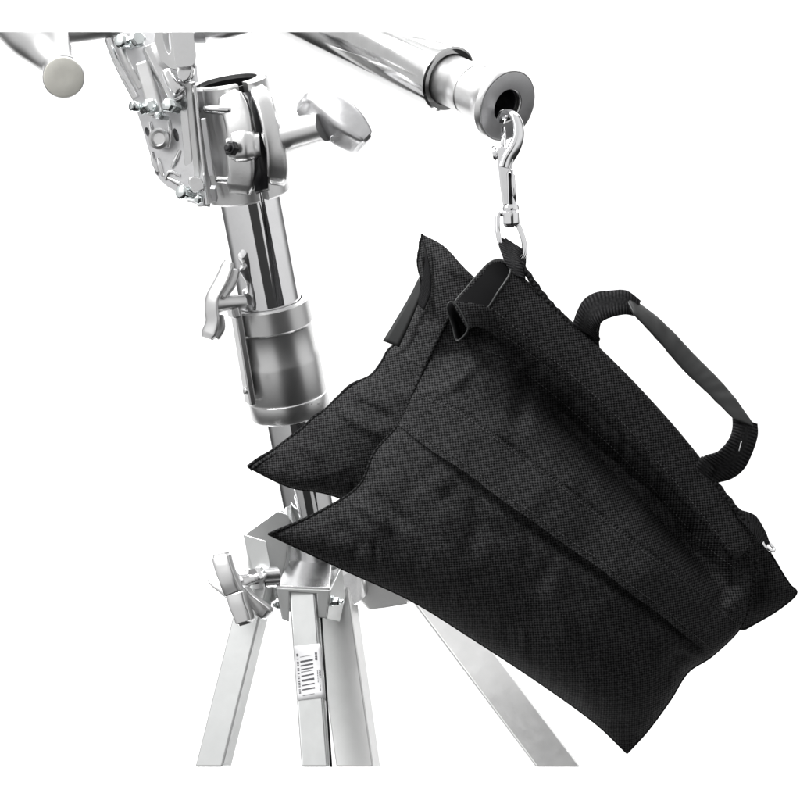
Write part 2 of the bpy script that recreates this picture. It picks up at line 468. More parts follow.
# ================================================================== PIVOT CLAMP
clamp = thing('pivot_clamp', 'cast aluminium pivot clamp with bolted bracket gripping the top of the column', 'clamp', pole_at(200))
A = pole_at(80)
HL = pl(80, 196)
ri, ro = .0305, .0415
prof = [(0, ri), (0, ro - .002), (.002, ro), (HL - .002, ro + .001), (HL, ro - .001), (HL, ri)]
ref = Vector((.42, -1, 0))
obj('clamp_body', lathe(A, PB, prof, 90, closed_prof=True, gap=(-7, 7), ref=ref), M['alu_cast'], clamp, auto=35)
obj('sleeve_liner', lathe(A + pax * .004, PB, [(0, .0285), (0, .0302), (HL - .01, .0302), (HL - .01, .0285)], 64, closed_prof=True), M['black'], clamp, auto=35)
# thick cast lips either side of the black slot, bolt boss and screw boss
def px_on(row, yy): pass
lipL = [(229, 98, .016, 14, .012), (236, 112, .012, 14, .012), (240, 132, .010, 13.5, .013), (241, 152, .012, 14.5, .013), (242, 172, .018, 14, .013), (240, 190, .026, 14, .012)]
obj('clamp_lug', pod(lipL, ex=5.5, ends=(.7, .75), tilt=.28), M['alu_cast'], clamp, auto=60)
lipR = [(258, 90, .022, 9, .013), (265, 104, .014, 9.5, .015), (271, 124, .010, 9.5, .017), (276, 148, .012, 10, .018), (278, 168, .018, 10.5, .017), (277, 182, .024, 10, .014)]
obj('clamp_lug', pod(lipR, ex=5, ends=(.75, .7), tilt=-.4), M['alu_cast'], clamp, auto=60)
obj('bolt_boss', pod([(232, 148, .006, 15, .011), (245, 146, .002, 16, .013), (256, 145, .006, 15, .012)], n=16, ex=2.6, ends=(.72, .8)), M['alu_cast'], clamp, auto=60)
obj('screw_boss', pod([(268, 142, .012, 14, .013), (280, 138.5, .010, 16, .015)], n=12, ex=2.4, ends=(.8, .85)), M['alu_cast'], clamp, auto=60)
gp = plate([(241, 93), (250, 92), (258, 106), (263, 130), (267, 158), (268, 188), (255, 192), (254, 158), (251, 130), (246, 106)], .006, (0, .022, 0))  # black plate painting the shade in the open gap between the lugs
obj('slot_shade', gp, M['black'], clamp, label='black strip standing in for the shaded gap of the clamp slot')
hexbolt(233.5, 149, -.011, 8, (-.75, -1, .1), .007, 'clamp_bolt', clamp, M['black'], washer=False)
obj('rib', pod([(204, 109, .020, 3.6, .010), (216, 110, .012, 4.4, .010), (232, 111, .010, 4, .010)], n=18, ex=2.4), M['alu_pol'], clamp, auto=60)
obj('rib', pod([(216, 179, .034, 3.6, .010), (230, 180, .026, 4.4, .010), (245, 179, .022, 3.6, .010)], n=18, ex=2.4), M['alu_pol'], clamp, auto=60)

# tee handle on the right
th = tube([P(272, 140, .02), P(284, 137, .012), P(285, 137, .012)], [.013, .013, .017], 32)
tube([P(285, 136.5, .012), P(324, 126, -.012)], [.0165, .0155], 40, bm=th)
tee = obj('tee_handle', th, M['alu_turned'], clamp, auto=35)
obj('knob', pod([(302, 103, .002, 6, .018), (310, 104, .0, 9.5, .020), (321, 109, -.005, 13, .021), (334, 117, -.012, 15, .021), (347, 128, -.018, 14.5, .020), (358, 138, -.022, 11, .018), (363, 143, -.024, 8, .016)], ex=5, ends=(.75, .75), tilt=-.35, dv=(-.32, -.28)),
    M['alu_grey'], tee, auto=60)
cm = bmesh.new(); tube([P(333 + 2.6 * math.cos(t), 139 + 3 * math.sin(t), -.0315) for t in [math.radians(a) for a in range(60, 301, 20)]], .0005, 6, bm=cm)
obj('cast_mark', cm, M['steel_dark'], tee)

# bracket side plate with lightening holes
brk = [(107, 20), (103, 34), (112, 55), (123, 80), (134, 103), (141, 124), (148, 148), (155, 171), (160, 180), (168, 187), (181, 194), (192, 203), (203, 206), (206, 190), (200, 160), (194, 120), (188, 80), (184, 20)]
holes = [circ(147.5, 132, 2.2, 5, 14, -18), circ(176, 135, 2.6, 7, 14, -14), circ(156.5, 172, 2, 4, 12, -20)]
bm = plate([(x + 5, y - 3) for x, y in brk], .085, (.004, .010, 0)); cut(bm, 32)
obj('bracket_plate', bm, M['alu_grey'], clamp, bevel=.0018, auto=35)
bm = plate([(x, y, .040 + (205 - x) * .00035) for x, y in brk], .045, (.006, .012, 0), holes=[[(x, y, .040 + (205 - x) * .00035) for x, y in h] for h in holes]); cut(bm, 32)
plt_ = obj('bracket_plate', bm, M['alu_grey'], clamp, bevel=.0018, auto=35)
# raised casting webs on the plate
bm = tube([P(x, y, z) for x, y, z in dense([(107, 20, .040), (109, 40, .040), (120, 68, .038), (136, 98, .036)], 16)], .0042, 12)
cut(bm, 32); obj('outer_web', bm, M['alu_pol'], plt_, auto=60)
bm = tube([P(x, y, z) for x, y, z in dense([(118, 20, .038), (121, 45, .036), (128, 64, .035), (141, 88, .036)], 16)], [.0034] * 16, 12)
cut(bm, 32); obj('inner_web', bm, M['alu_cast'], plt_, auto=60)
for pts_ in ([(158, 158), (160, 166), (163, 176)], [(152, 152), (154, 162), (158, 172)], [(165, 180), (170, 172), (180, 176)], [(168, 178), (180, 184), (187, 190)], [(172, 168), (176, 160), (180, 150)], [(150, 122), (152, 134), (151, 146)], [(169, 120), (170, 134), (168, 148)]):
    obj('casting_web', tube([P(x, y, .0395 + (205 - x) * .00035) for x, y in dense([(a_, b_) for a_, b_ in pts_], 12)], [.0016 + .0012 * math.sin(math.pi * i / 11) for i in range(12)], 12), M['alu_pol'], plt_, auto=60)
hk = lathe(P(160, 139, .046), P(160, 139, .046) + Vector((-.25, -1, 0)), [(0, .011), (.004, .011), (.006, .008), (.003, .006), (.003, .001)], 28)
obj('boss', hk, M['alu_cast'], plt_, auto=40)
# link bars between the pivots
obj('link_bar', beam(P(149, 46, .030), P(177, 102, .022), .0155, .014, -18), M['alu_pol'], clamp, bevel=.0028, seg=3)
obj('link_bar', beam(P(143, 62, .034), P(158, 116, .030), .0150, .012, 14), M['alu_cast'], clamp, bevel=.0028, seg=3)
obj('link_web', pod([(166, 70, .016, 4.5, .006), (173, 84, .014, 6, .007), (180, 93, .014, 7, .007)], n=14, ex=3), M['alu_pol'], clamp, auto=60)
# yoke ring and lever up at the top
yk = plate([(156, 18), (172, 18), (182, 34), (183, 56), (178, 70), (170, 68), (160, 60), (154, 40)], .014, (.004, .016, 0), holes=[circ(167, 40, 3.4, 14, 18, -8)])
cut(yk, 32); obj('yoke', yk, M['alu_cast'], clamp, bevel=.002, auto=40)
yk = plate([(171, 18), (190, 18), (194, 40), (196, 56), (193, 65), (184, 67), (176, 65), (173, 44)], -.004, (.0, .020, 0), smooth_n=3)
cut(yk, 32); obj('lever', yk, M['alu_pol'], clamp, bevel=.004, seg=4, auto=45)
yk = plate([(177, 66), (193, 65), (192, 76), (187, 82), (179, 80)], .006, (0, .014, 0), smooth_n=2)
obj('lever_foot', yk, M['alu_pol'], clamp, bevel=.003, seg=3, auto=45)
# upright rails between plate and clamp
for (x0, y0, x1, y1, w, dd, mt, yy) in [(183, 80, 193, 202, .009, .010, 'alu_pol', .030), (190, 82, 202, 206, .0065, .014, 'alu_cast', .026), (196.5, 84, 209, 204, .0035, .016, 'alu_pol', .016)]:
    obj('rail', beam(P(x0, y0, yy), P(x1, y1, yy + .03), w, dd, 12), M[mt], clamp, bevel=.0012, auto=35)
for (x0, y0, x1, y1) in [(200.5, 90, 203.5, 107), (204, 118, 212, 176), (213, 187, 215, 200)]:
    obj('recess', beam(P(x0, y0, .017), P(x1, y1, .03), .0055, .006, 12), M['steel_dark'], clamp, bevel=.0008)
st = plate([(188, 178), (200, 177), (204, 190), (192, 192)], .010, (0, .012, 0), smooth_n=2)
obj('rail_foot', st, M['alu_pol'], clamp, bevel=.002, auto=40)
for (x, y, r, yy, ax) in [(124, 42, 7.5, .026, (-.6, -1, .1)), (136, 40, 9, .022, (.5, -1, .1)), (138, 107, 6, .034, (-.9, -.6, .1)), (148.5, 107, 8, .024, (.55, -1, .1)),
                          (171, 106, 8, .012, (-.5, -1, .1)), (161, 116, 4.5, .022, (-.4, -1, 0)), (185, 193, 7.5, .020, (-.7, -1, .1)), (199, 199, 5, .012, (0, -1, -.2))]:
    b = lathe(P(x, y, yy), P(x, y, yy) + Vector(ax), [(-.012, r * S(yy) * .8), (0, r * S(yy) * .8), (.0, r * S(yy)), (.006, r * S(yy)), (.0085, r * .75 * S(yy)), (.0092, r * .35 * S(yy))], 6 if r > 7.6 or r < 5.2 else 28)
    obj('bolt', b, M['zinc'], clamp, bevel=.0007, auto=35)
# stub spigot behind the lever, to the right
sp = tube([P(184, 30, .06), P(206, 31, .06)], .0125, 32)
cut(sp, 32, True); 
obj('spigot', sp, M['steel_dark'], clamp, auto=40)
sp = tube([P(206, 28, .06), P(226, 26, .05), P(250, 21, .04)], [.0135, .0135, .012], 32)
cut(sp, 32, True); obj('spigot_tip', sp, M['alu_turned'], clamp, auto=40)

# crossbar + grip at the upper left
grip = thing('crank_handle', 'polished aluminium crank handle with a round pale end cap, upper left', 'handle', P(64, 76, -.02))
bm = tube([P(x, y, z) for x, y, z in [(56, 28, .045), (85, 28, .045), (120, 24, .045)]], [.0235, .018, .0165], 40)
cut(bm, 32); obj('cross_arm', bm, M['alu_turned'], grip, auto=50)
pts = dense([(10, -6, .05), (24, 14, .04), (38, 34, .022), (50, 51, .008), (57.5, 63, -.006), (61, 70, -.014)], 30)
rr = [cr([(38,), (36,), (31,), (22.5,), (16.5,), (17.5,)], i / 29)[0] / 1000 for i in range(30)]
bm = tube([P(*p) for p in pts], rr, 48); cut(bm, 32)
obj('grip', bm, M['alu_turned'], grip, auto=50)
ec = P(63.5, 77.5, -.026); ed = Vector((.10, -1, -.16))
bm = lathe(ec - ed.normalized() * .010, ec + ed, [(0, .0165), (.003, .0192), (.008, .0206), (.010, .0206), (.011, .0200)], 56)
obj('flange', bm, M['alu_turned'], grip, auto=40)
bm = lathe(ec, ec + ed, [(.0005, .0198), (.0025, .0193), (.003, .0175), (.0032, .008), (.0031, .0005)], 56)
obj('end_cap', bm, M['cap'], grip, auto=60)
bm = tube([P(x, y, z) for x, y, z in dense([(6, 20, .05), (9, 36, .045), (13, 46, .035), (24, 57, .02)], 10)], [.004, .004, .0035, .003, .003, .003, .003, .002, .002, .002], 10)
cut(bm, 32); obj('grip_seam', bm, M['steel_dark'], grip)

# ================================================================== BOOM ARM
boom = thing('boom_arm', 'chrome telescopic boom arm with flanged hollow tip reaching over the black bag', 'boom arm', P(508, 106, -.10))
BT = P(507.5, 106, -.10); BB = P(282, 3, .157)
bl_ = (BB - BT).length
prof = [(.001, .0160), (0, .0168), (0, .0345), (.002, .0358), (.006, .0362), (.0085, .0345), (.012, .0295), (.018, .0262), (.028, .0250), (.050, .0248), (.051, .0256), (.064, .0256), (.065, .0250), (.12, .0250), (.12, .0160), (.03, .0160)]
obj('tip_spigot', lathe(BT, BB, prof, 96, closed_prof=True), M['alu_turned'], boom, auto=35)
obj('tip_face', lathe(BT - (BB - BT).normalized() * .0008, BB, [(0, .0172), (0, .0325), (.0006, .0335), (.0006, .0172)], 80, closed_prof=True), M['steel_dark'], boom, auto=35)
obj('bore_shade', lathe(BT + (BB - BT).normalized() * .006, BB, [(0, .0150), (0, .0162), (.09, .0162), (.09, .0150)], 48, closed_prof=True), M['black'], boom, auto=35)  # black lining puts the shade inside the tip hole into colour
prof = [(.088, .0262), (.0875, .0310), (.089, .0330), (.092, .0335), (.5, .0338), (.5, .0262)]
bm = lathe(BT, BB, prof, 96, closed_prof=True); cut(bm, 32)
obj('outer_tube', bm, M['chrome_worn'], boom, auto=35)

# ================================================================== SNAP HOOK
hook = thing('snap_hook', 'small chrome swivel snap hook hanging from the boom arm tip hole', 'snap hook', P(509, 210, -.125))
yh = -.128
c = [(501, 121, -.098, 4.2), (503, 115, -.105, 4.6), (508, 112.5, -.117, 5.0), (514, 115.5, -.127, 5.4), (518, 124, -.130, 6.0), (518.5, 136, -.130, 6.8), (514.5, 148, -.130, 7.6), (508, 159, -.130, 7.8), (505, 168, -.130, 7.2)]
q = dense(c, 40)
bm = tube([P(a[0], a[1], a[2]) for a in q], [a[3] * .00112 for a in q], 24, flat=(.66, 1.0))
hb = obj('hook', bm, M['chrome'], hook, auto=60)
bm = plate([(496.5, 148.5), (504, 146), (510, 150), (514, 158), (512, 168), (508.5, 174), (509.5, 206), (503, 206), (500, 185)], -.1345, (0, .009, 0))
obj('hook_shank', bm, M['chrome'], hook, bevel=.0018, seg=3, auto=45)
bm = tube([P(512.6, 170, yh), P(514.4, 206, yh)], .0022, 16)
obj('plunger_slide', bm, M['chrome'], hook)
bm = beam(P(510.2, 173, yh + .0015), P(511.6, 206, yh + .0015), .004, .003)
obj('slot', bm, M['black'], hook)
bm = tube([P(503.5, 150, yh), P(503.6, 128, yh + .012)], .0024, 14)
obj('gate_pin', bm, M['chrome'], hook)
bm = tube([P(x, y, z) for x, y, z in [(498, 153, yh), (494, 153.5, yh - .001), (492, 154, yh - .001)]], [.0045, .0075, .0055], 20, flat=(.8, 1))
obj('thumb_stud', bm, M['chrome'], hook, auto=50)
A = P(510.5, 204, yh); B = P(511.5, 230, yh)
bm = lathe(A, B, [(0, .0030), (.001, .0072), (.0035, .0082), (.006, .0078), (.007, .0055), (.008, .0055), (.009, .0078), (.018, .0080), (.021, .0068), (.0225, .003)], 32)
obj('swivel', bm, M['chrome'], hook, auto=50)
c = [(507, 216, yh + .003), (499, 214, yh + .002), (497.5, 222, yh + .001), (498.5, 236, yh - .001), (504, 252, yh - .001), (514, 260, yh - .002), (523, 257, yh - .003), (524.5, 246, yh - .003), (521, 232, yh - .001), (515, 219, yh + .001)]
q = dense(c, 60)
obj('eye_ring', tube([P(*a) for a in q], .0024, 16, closed=False), M['chrome'], hook, auto=60)

# ================================================================== SANDBAG
bag = thing('sandbag', 'black woven nylon saddle sandbag with carry handle hanging from the snap hook', 'sandbag', P(520, 500, -.10))

def crease_amt(px, py, creases):
    tot = 0
    for pts, w, amp in creases:
        best = 1e9; tb = 0; n = len(pts) - 1
        for i in range(n):
            ax_, ay_ = pts[i]; bx, by = pts[i + 1]
            dx, dy = bx - ax_, by - ay_; l2 = dx * dx + dy * dy
            t = max(0, min(1, ((px - ax_) * dx + (py - ay_) * dy) / l2))
            d2 = (px - ax_ - t * dx) ** 2 + (py - ay_ - t * dy) ** 2
            if d2 < best: best = d2; tb = (i + t) / n
        if best < (3 * w) ** 2:
            fade = min(1, 3.2 * tb + .12, 3.2 * (1 - tb) + .12)
            tot += amp * fade * math.exp(-best / (w * w))
    return tot

class Patch:
    """pouch surface from a control net (px, py) rows, edge depth and bulge"""
    def __init__(s, rows, edge, bulge, creases, nz=1.0, seed=0.0):
        s.rows, s.edge, s.bulge, s.creases, s.nz, s.seed = rows, edge, bulge, creases, nz, seed
    def xy(s, u, v):
        x, y = cr([cr(r, u) for r in s.rows], v)
        if s.seed > 5 and v > .3:          # the rear pouch's edge puckers along its seam
            k = max(0, 1 - 3 * u) ** 2 * min(1, 5 * (1 - v), 6 * (v - .3)) * 4.2 * noise.noise(Vector((v * 13, 2.0, 7)))
            x += k * .6; y += k
        return x, y
    def front(s, u, v, off=0.0):
        x, y = s.xy(u, v)
        e = s.edge(u, v); b = s.bulge(u, v)
        k = min(1, 12 * min(u, 1 - u) + .0, 12 * min(1 - v, 1) )
        c = crease_amt(x, y, s.creases) * max(0, k)
        p = Vector((x * .012, y * .012, s.seed))
        w = noise.fractal(p, 1.0, 2.0, 3) * .0045 + noise.noise(Vector((x * .04, y * .04, s.seed + 5))) * .0016
        return P(x, y, e - b + c * 1.6 / 1000 + w * s.nz * max(0, k) - off)
    def back(s, u, v, th):
        x, y = s.xy(u, v)
        e = s.edge(u, v)
        env = (max(0, 4 * u * (1 - u)) ** .5) * (max(0, 4 * v * (1 - v)) ** .5)
        return P(x, y, e + th * env)

def grid_faces(bm, G, uvl, flip=False, base=(0, 0)):
    nu, nv = len(G[0]), len(G)
    ca, sa = math.cos(math.radians(39)), math.sin(math.radians(39))
    lu = [[G[j][i].co.x * ca - G[j][i].co.z * sa for i in range(nu)] for j in range(nv)]
    lv = [[-G[j][i].co.x * sa - G[j][i].co.z * ca for i in range(nu)] for j in range(nv)]
    for j in range(nv - 1):
        for i in range(nu - 1):
            idx = [(j, i), (j, i + 1), (j + 1, i + 1), (j + 1, i)]
            vs = [G[a][b] for a, b in idx]
            if len(set(vs)) < 4: continue
            f = bm.faces.new(vs[::-1] if flip else vs)
            for l in f.loops:
                for (a, b) in idx:
                    if G[a][b] is l.vert: l[uvl].uv = (lu[a][b] + base[0], lv[a][b] + base[1])

def pouch(patch, nu, nv, th, name, mat, parent):
    bm = bmesh.new(); uvl = (bm.loops.layers.uv.get('UVMap') or bm.loops.layers.uv.new('UVMap'))
    F = [[bm.verts.new(patch.front(i / (nu - 1), j / (nv - 1))) for i in range(nu)] for j in range(nv)]
    Bk = [[F[j][i] if i in (0, nu - 1) or j in (0, nv - 1) else bm.verts.new(patch.back(i / (nu - 1), j / (nv - 1), th))
           for i in range(nu)] for j in range(nv)]
    grid_faces(bm, F, uvl); grid_faces(bm, Bk, uvl, flip=True, base=(.3, .3))
    bmesh.ops.recalc_face_normals(bm, faces=bm.faces)
    return obj(name, bm, mat, parent, auto=80)

# ---- front pouch
FR = [
 [(455, 303), (497, 322), (545, 356), (600, 402), (650, 452), (705, 512), (757, 560)],
 [(430, 354), (484, 362), (540, 398), (592, 443), (646, 494), (700, 552), (752, 590)],
 [(413, 392), (461, 411), (526, 458), (582, 500), (640, 546), (690, 583), (742, 625)],
 [(398, 424), (445, 458), (508, 503), (575, 549), (630, 590), (675, 626), (713, 655)],
 [(374, 452), (432, 492), (498, 540), (560, 588), (614, 632), (654, 664), (688, 672)],
 [(358, 486), (410, 524), (476, 570), (542, 618), (598, 664), (638, 694), (670, 700)],
 [(318, 512), (376, 548), (444, 590), (508, 636), (568, 682), (616, 714), (648, 730)],
 [(268, 534), (340, 568), (410, 600), (470, 637), (540, 683), (594, 722), (627, 753)]]
def fe(u, v):
    top = -.152; bot = -.095
    l = -.128 + .035 * v
    r = -.115 + .02 * v
    l -= .022 * max(0, 1 - 3 * v); r -= .022 * max(0, 1 - 3 * v)
    t = top + (bot - top) * min(1, v * 1.8)
    return t * .4 + .6 * (l + (r - l) * u) if 0 < v < 1 else (t * .4 + .6 * (l + (r - l) * u))
HB = [(0,), (.014,), (.082,), (.108,), (.108,), (.092,), (.060,), (0,)]
def fbulge(u, v):
    h = cr(HB, v)[0]
    if v > 6 / 7:
        s_ = (1 - v) * 7; h = .060 * max(0, s_) ** .62
    eu = max(0, min(1, 4.2 * u * (1 - u))) ** .6
    return h * eu
FC = [
 ([(516, 372), (545, 402), (600, 456), (655, 508), (705, 566), (728, 604)], 15, 28),
 ([(528, 362), (522, 400), (517, 432)], 10, 9),
 ([(458, 322), (500, 346), (532, 372)], 7, 6),
 ([(430, 375), (470, 372), (505, 392)], 14, -5),
 ([(420, 400), (455, 385), (490, 352)], 6, -2.5),
 ([(352, 497), (372, 514), (394, 534)], 6, -5.5),
 ([(368, 488), (388, 506), (412, 528)], 7, 5),
 ([(330, 520), (352, 536), (372, 556)], 9, 3),
 ([(405, 440), (412, 470), (408, 510)], 8, 3),
 ([(440, 466), (436, 500), (450, 540)], 11, -3),
 ([(470, 482), (478, 520), (470, 560)], 10, 3),
 ([(400, 428), (450, 465), (520, 517), (600, 572), (660, 618), (706, 652)], 6, 4.5),
 ([(640, 600), (640, 640), (655, 680)], 12, 4),
 ([(560, 560), (552, 600), (570, 640)], 14, -3),
 ([(690, 500), (715, 540), (738, 585)], 9, -4),
 ([(745, 575), (722, 600), (706, 632)], 8, 5),
 ([(700, 640), (676, 660), (650, 700)], 8, 3),
 ([(560, 440), (585, 478), (590, 500)], 9, 3),
 ([(620, 470), (640, 505), (648, 535)], 9, -3),
 ([(600, 400), (640, 440), (680, 486)], 5, -2.5),
]
rp_ = random.Random(5)
def puckers(seam, inward, n, lo, hi, amp, w):
    out = []
    for k in range(n):
        t = (k + rp_.random() * .8) / n
        x, y = cr(seam, t); a_ = math.atan2(inward[1], inward[0]) + rp_.uniform(-.5, .5); L_ = rp_.uniform(lo, hi)
        out.append(([(x, y), (x + math.cos(a_) * L_ * .5, y + math.sin(a_) * L_ * .5), (x + math.cos(a_) * L_, y + math.sin(a_) * L_)], rp_.uniform(.6, 1.2) * w, rp_.choice((-1, 1, 1)) * rp_.uniform(.4, 1) * amp))
    return out
FC += puckers([r[0] for r in FR], (.9, .25), 16, 16, 34, 2.4, 3.6)
FC += puckers(FR[0], (-.55, .83), 9, 26, 60, 1.6, 6)
FC += puckers(FR[3], (-.5, .85), 9, 26, 80, 1.6, 8)
FC += puckers(FR[-1], (.25, -.95), 18, 16, 50, 2.6, 5)
FC += puckers([r[-1] for r in FR], (-.9, -.1), 10, 16, 40, 3, 4.5)
FC += [([(413, 392), (461, 411), (526, 458), (582, 500), (640, 546), (690, 583), (738, 620)], 2.6, 2.2)]
fp = Patch(FR, fe, fbulge, FC, 1.0, 2.3)
front = pouch(fp, 210, 170, .050, 'front_pouch', M['cordura'], bag)

# reinforcement strip across the front pouch
def strip(patch, vtop, vbot, nu, nv, off, name, mat, parent, wav=0.0, u0=0.0, u1=1.0):
    bm = bmesh.new(); uvl = (bm.loops.layers.uv.get('UVMap') or bm.loops.layers.uv.new('UVMap'))
    G = []
    for j in range(nv):
        row = []
        for i in range(nu):
            u = u0 + (u1 - u0) * i / (nu - 1)
            vt, vb = vtop, vbot + wav * noise.noise(Vector((u * 7, 3.3, 0)))
            v = vt + (vb - vt) * j / (nv - 1)
            f = j / (nv - 1)
            row.append(bm.verts.new(patch.front(min(max(u, 0), 1), v, off * (.30 + .70 * f) if j < nv - 1 else off)))
        G.append(row)
    grid_faces(bm, G, uvl, base=(.1, .2))
    ret = bmesh.ops.extrude_edge_only(bm, edges=[e for e in bm.edges if e.is_boundary])
    vs = [g for g in ret['geom'] if isinstance(g, bmesh.types.BMVert)]
    bmesh.ops.translate(bm, verts=vs, vec=(0, .0035, 0))
    bmesh.ops.recalc_face_normals(bm, faces=bm.faces)
    return obj(name, bm, mat, parent, auto=50)
FCs = [c_ for c_ in FC if c_[0][0] not in ((413, 392), (400, 428))]
fps = Patch(FR, fe, fbulge, FCs, 1.0, 2.3)
V1 = 2 / 7; V2 = 3 / 7 + .004
strip(fps, V1, V2, 220, 26, .0075, 'reinforcement_strip', M['cordura'], front, wav=.012)

def stitches(surf, uvs, name, parent, step=.0042, L_=.0026, r=.00045, off=.0006):
    """short thread dashes following a path on a surface; uvs = list of (u,v)"""
    bm = bmesh.new(); pts = [surf(u, v) for u, v in uvs]
    acc = 0; i = 0; d = 0
    cum = [0]
    for a, b in zip(pts, pts[1:]): cum.append(cum[-1] + (b - a).length)
    def at(s):
        import bisect
        k = min(max(bisect.bisect(cum, s) - 1, 0), len(pts) - 2)
        f = (s - cum[k]) / max(1e-9, cum[k + 1] - cum[k])
        return pts[k].lerp(pts[k + 1], f)
    s = 0
    while s + L_ < cum[-1]:
        a, b = at(s), at(s + L_)
        a = a + Vector((0, -off, 0)); b = b + Vector((0, -off, 0))
        m_ = (a + b) / 2 + Vector((0, -r * .6, 0))
        tube([a, m_, b], [r * .5, r, r * .5], 5, bm=bm)
        s += step
    return obj(name, bm, M['thread'], parent)
N = 260
stitches(lambda u, v: fps.front(u, v, .0028), [(i / N, V1 + .008) for i in range(3, N - 3)], 'stitching', front)
stitches(lambda u, v: fps.front(u, v, .0074), [(i / N, V2 - .022 + .012 * noise.noise(Vector((i / N * 7, 3.3, 0)))) for i in range(3, N - 3)], 'stitching', front)

def piping(surf, path, r, name, parent, mat='binding', off=.001, wob=.0):
    pts = [surf(u, v) + Vector((0, -off, 0)) for u, v in path]
    return obj(name, tube(pts, r, 10), M[mat], parent, auto=70)
piping(fp.front, [(0.002, i / 120) for i in range(121)], .0017, 'seam_piping', front)
piping(fp.front, [(i / 120, 1) for i in range(121)], .0010, 'seam_piping', front, off=0)
piping(fp.front, [(1, i / 80) for i in range(81)], .0011, 'seam_piping', front, off=0)

# ---- rear pouch
RR = [
 [(422, 234), (445, 247), (472, 275), (540, 335), (650, 440), (764, 543)],
 [(418, 262), (436, 280), (474, 310), (540, 372), (650, 470), (772, 556)],
 [(421, 292), (440, 312), (478, 345), (545, 405), (655, 500), (778, 566)],
 [(402, 336), (430, 352), (480, 385), (550, 435), (660, 525), (784, 576)],
 [(374, 370), (414, 392), (470, 425), (548, 468), (664, 555), (790, 585)],
 [(330, 404), (378, 428), (446, 460), (540, 510), (668, 590), (796, 594)],
 [(296, 434), (348, 462), (420, 495), (525, 550), (672, 612), (776, 611)],
 [(248, 467), (290, 487), (345, 500), (460, 560), (640, 628), (745, 629)]]
def re_(u, v):
    l = -.03 + .05 * v
    r = -.085 + .05 * v
    m = l + (r - l) * u
    return m - .03 * math.sin(math.pi * min(1, u)) * (1 - v)
def rbulge(u, v):
    e = (max(0, min(1, 6 * u * (1 - u))) ** .55) * (max(0, min(1, 5.0 * v * (1 - v))) ** .5)
    return .052 * e * min(1, .45 + v)
RC = [
 ([(300, 432), (312, 448), (322, 462)], 5, -3),
 ([(336, 404), (352, 420), (380, 436)], 6, -5),
 ([(350, 396), (372, 410), (400, 424)], 6, 5),
 ([(376, 368), (395, 390), (420, 402)], 8, -3),
 ([(300, 440), (288, 460), (296, 480)], 8, 3),
 ([(424, 300), (445, 330), (440, 350)], 9, 4),
 ([(424, 250), (428, 275), (432, 300)], 5, 9),
 ([(440, 262), (452, 268), (470, 282)], 5, -3),
 ([(280, 455), (272, 465), (268, 474)], 5, 2.5),
 ([(765, 550), (762, 580), (748, 612)], 8, 6),
]
RC += puckers([r[0] for r in RR[2:]], (.7, .7), 22, 14, 34, 2.8, 3.4)
RC += puckers(RR[-1][:4], (.1, -1), 10, 12, 26, 2.2, 4)
rp = Patch(RR, re_, rbulge, RC, 1.0, 8.8)
rear = pouch(rp, 180, 170, .055, 'rear_pouch', M['cordura'], bag)
def wob(path_fn, n, r, off, amp, name, parent, mat='binding'):
    pts = []
    for i in range(n):
        t = i / (n - 1); p = path_fn(t)
        p = p + Vector((noise.noise(Vector((t * 11, 1, 0))) * amp, -off, noise.noise(Vector((t * 11, 9, 0))) * amp))
        pts.append(p)
    return obj(name, tube(pts, r, 10), M[mat], parent, auto=70)
wob(lambda t: rp.front(0, .30 + .70 * t), 160, .0019, .001, .0016, 'seam_piping', rear)
wob(lambda t: rp.front(0.006, .30 + .70 * t) + Vector((.0022, 0, -.0022)), 160, .0013, .003, .0016, 'seam_piping', rear)
wob(lambda t: rp.front(0, .34 * t), 50, .0014, .001, .001, 'seam_piping', rear)
piping(rp.front, [(i / 100, 1) for i in range(101)], .0010, 'seam_piping', rear, off=0)
piping(rp.front, [(1, i / 60) for i in range(61)], .0011, 'seam_piping', rear, off=0)

def ribbon(e0, e1, n, thick, name, mat, parent, label=None, crown=0.0):
    """band between two edge polylines of (px,py,y)"""
    bm = bmesh.new(); uvl = (bm.loops.layers.uv.get('UVMap') or bm.loops.layers.uv.new('UVMap'))
    A_ = [P(*p) for p in dense(e0, n)]; B_ = [P(*p) for p in dense(e1, n)]
    G = [[], [], [], [], []]
    for i in range(n):
        t = (A_[min(i + 1, n - 1)] - A_[max(i - 1, 0)])
        nn = t.cross(B_[i] - A_[i]); nn = nn.normalized() if nn.length > 1e-9 else Vector((0, -1, 0))
        if nn.y > 0: nn = -nn
        for k in range(5):
            f = k / 4
            G[k].append(bm.verts.new(A_[i].lerp(B_[i], f) + nn * crown * (1 - (2 * f - 1) ** 2)))
    cumL = [0]
    for a, b in zip(A_, A_[1:]): cumL.append(cumL[-1] + (b - a).length)
    cumR = [0]
    for a, b in zip(B_, B_[1:]): cumR.append(cumR[-1] + (b - a).length)
    for k in range(4):
        for i in range(n - 1):
            f = bm.faces.new((G[k][i], G[k][i + 1], G[k + 1][i + 1], G[k + 1][i]))
            us = [(cumL[i] + cumR[i]) / 2, (cumL[i + 1] + cumR[i + 1]) / 2]
            for l, (a, b) in zip(f.loops, ((0, k), (1, k), (1, k + 1), (0, k + 1))):
                l[uvl].uv = (us[a], b / 4 * .025 + .0125)
    o = obj(name, bm, mat, parent, auto=60, solid=thick, label=label)
    return o
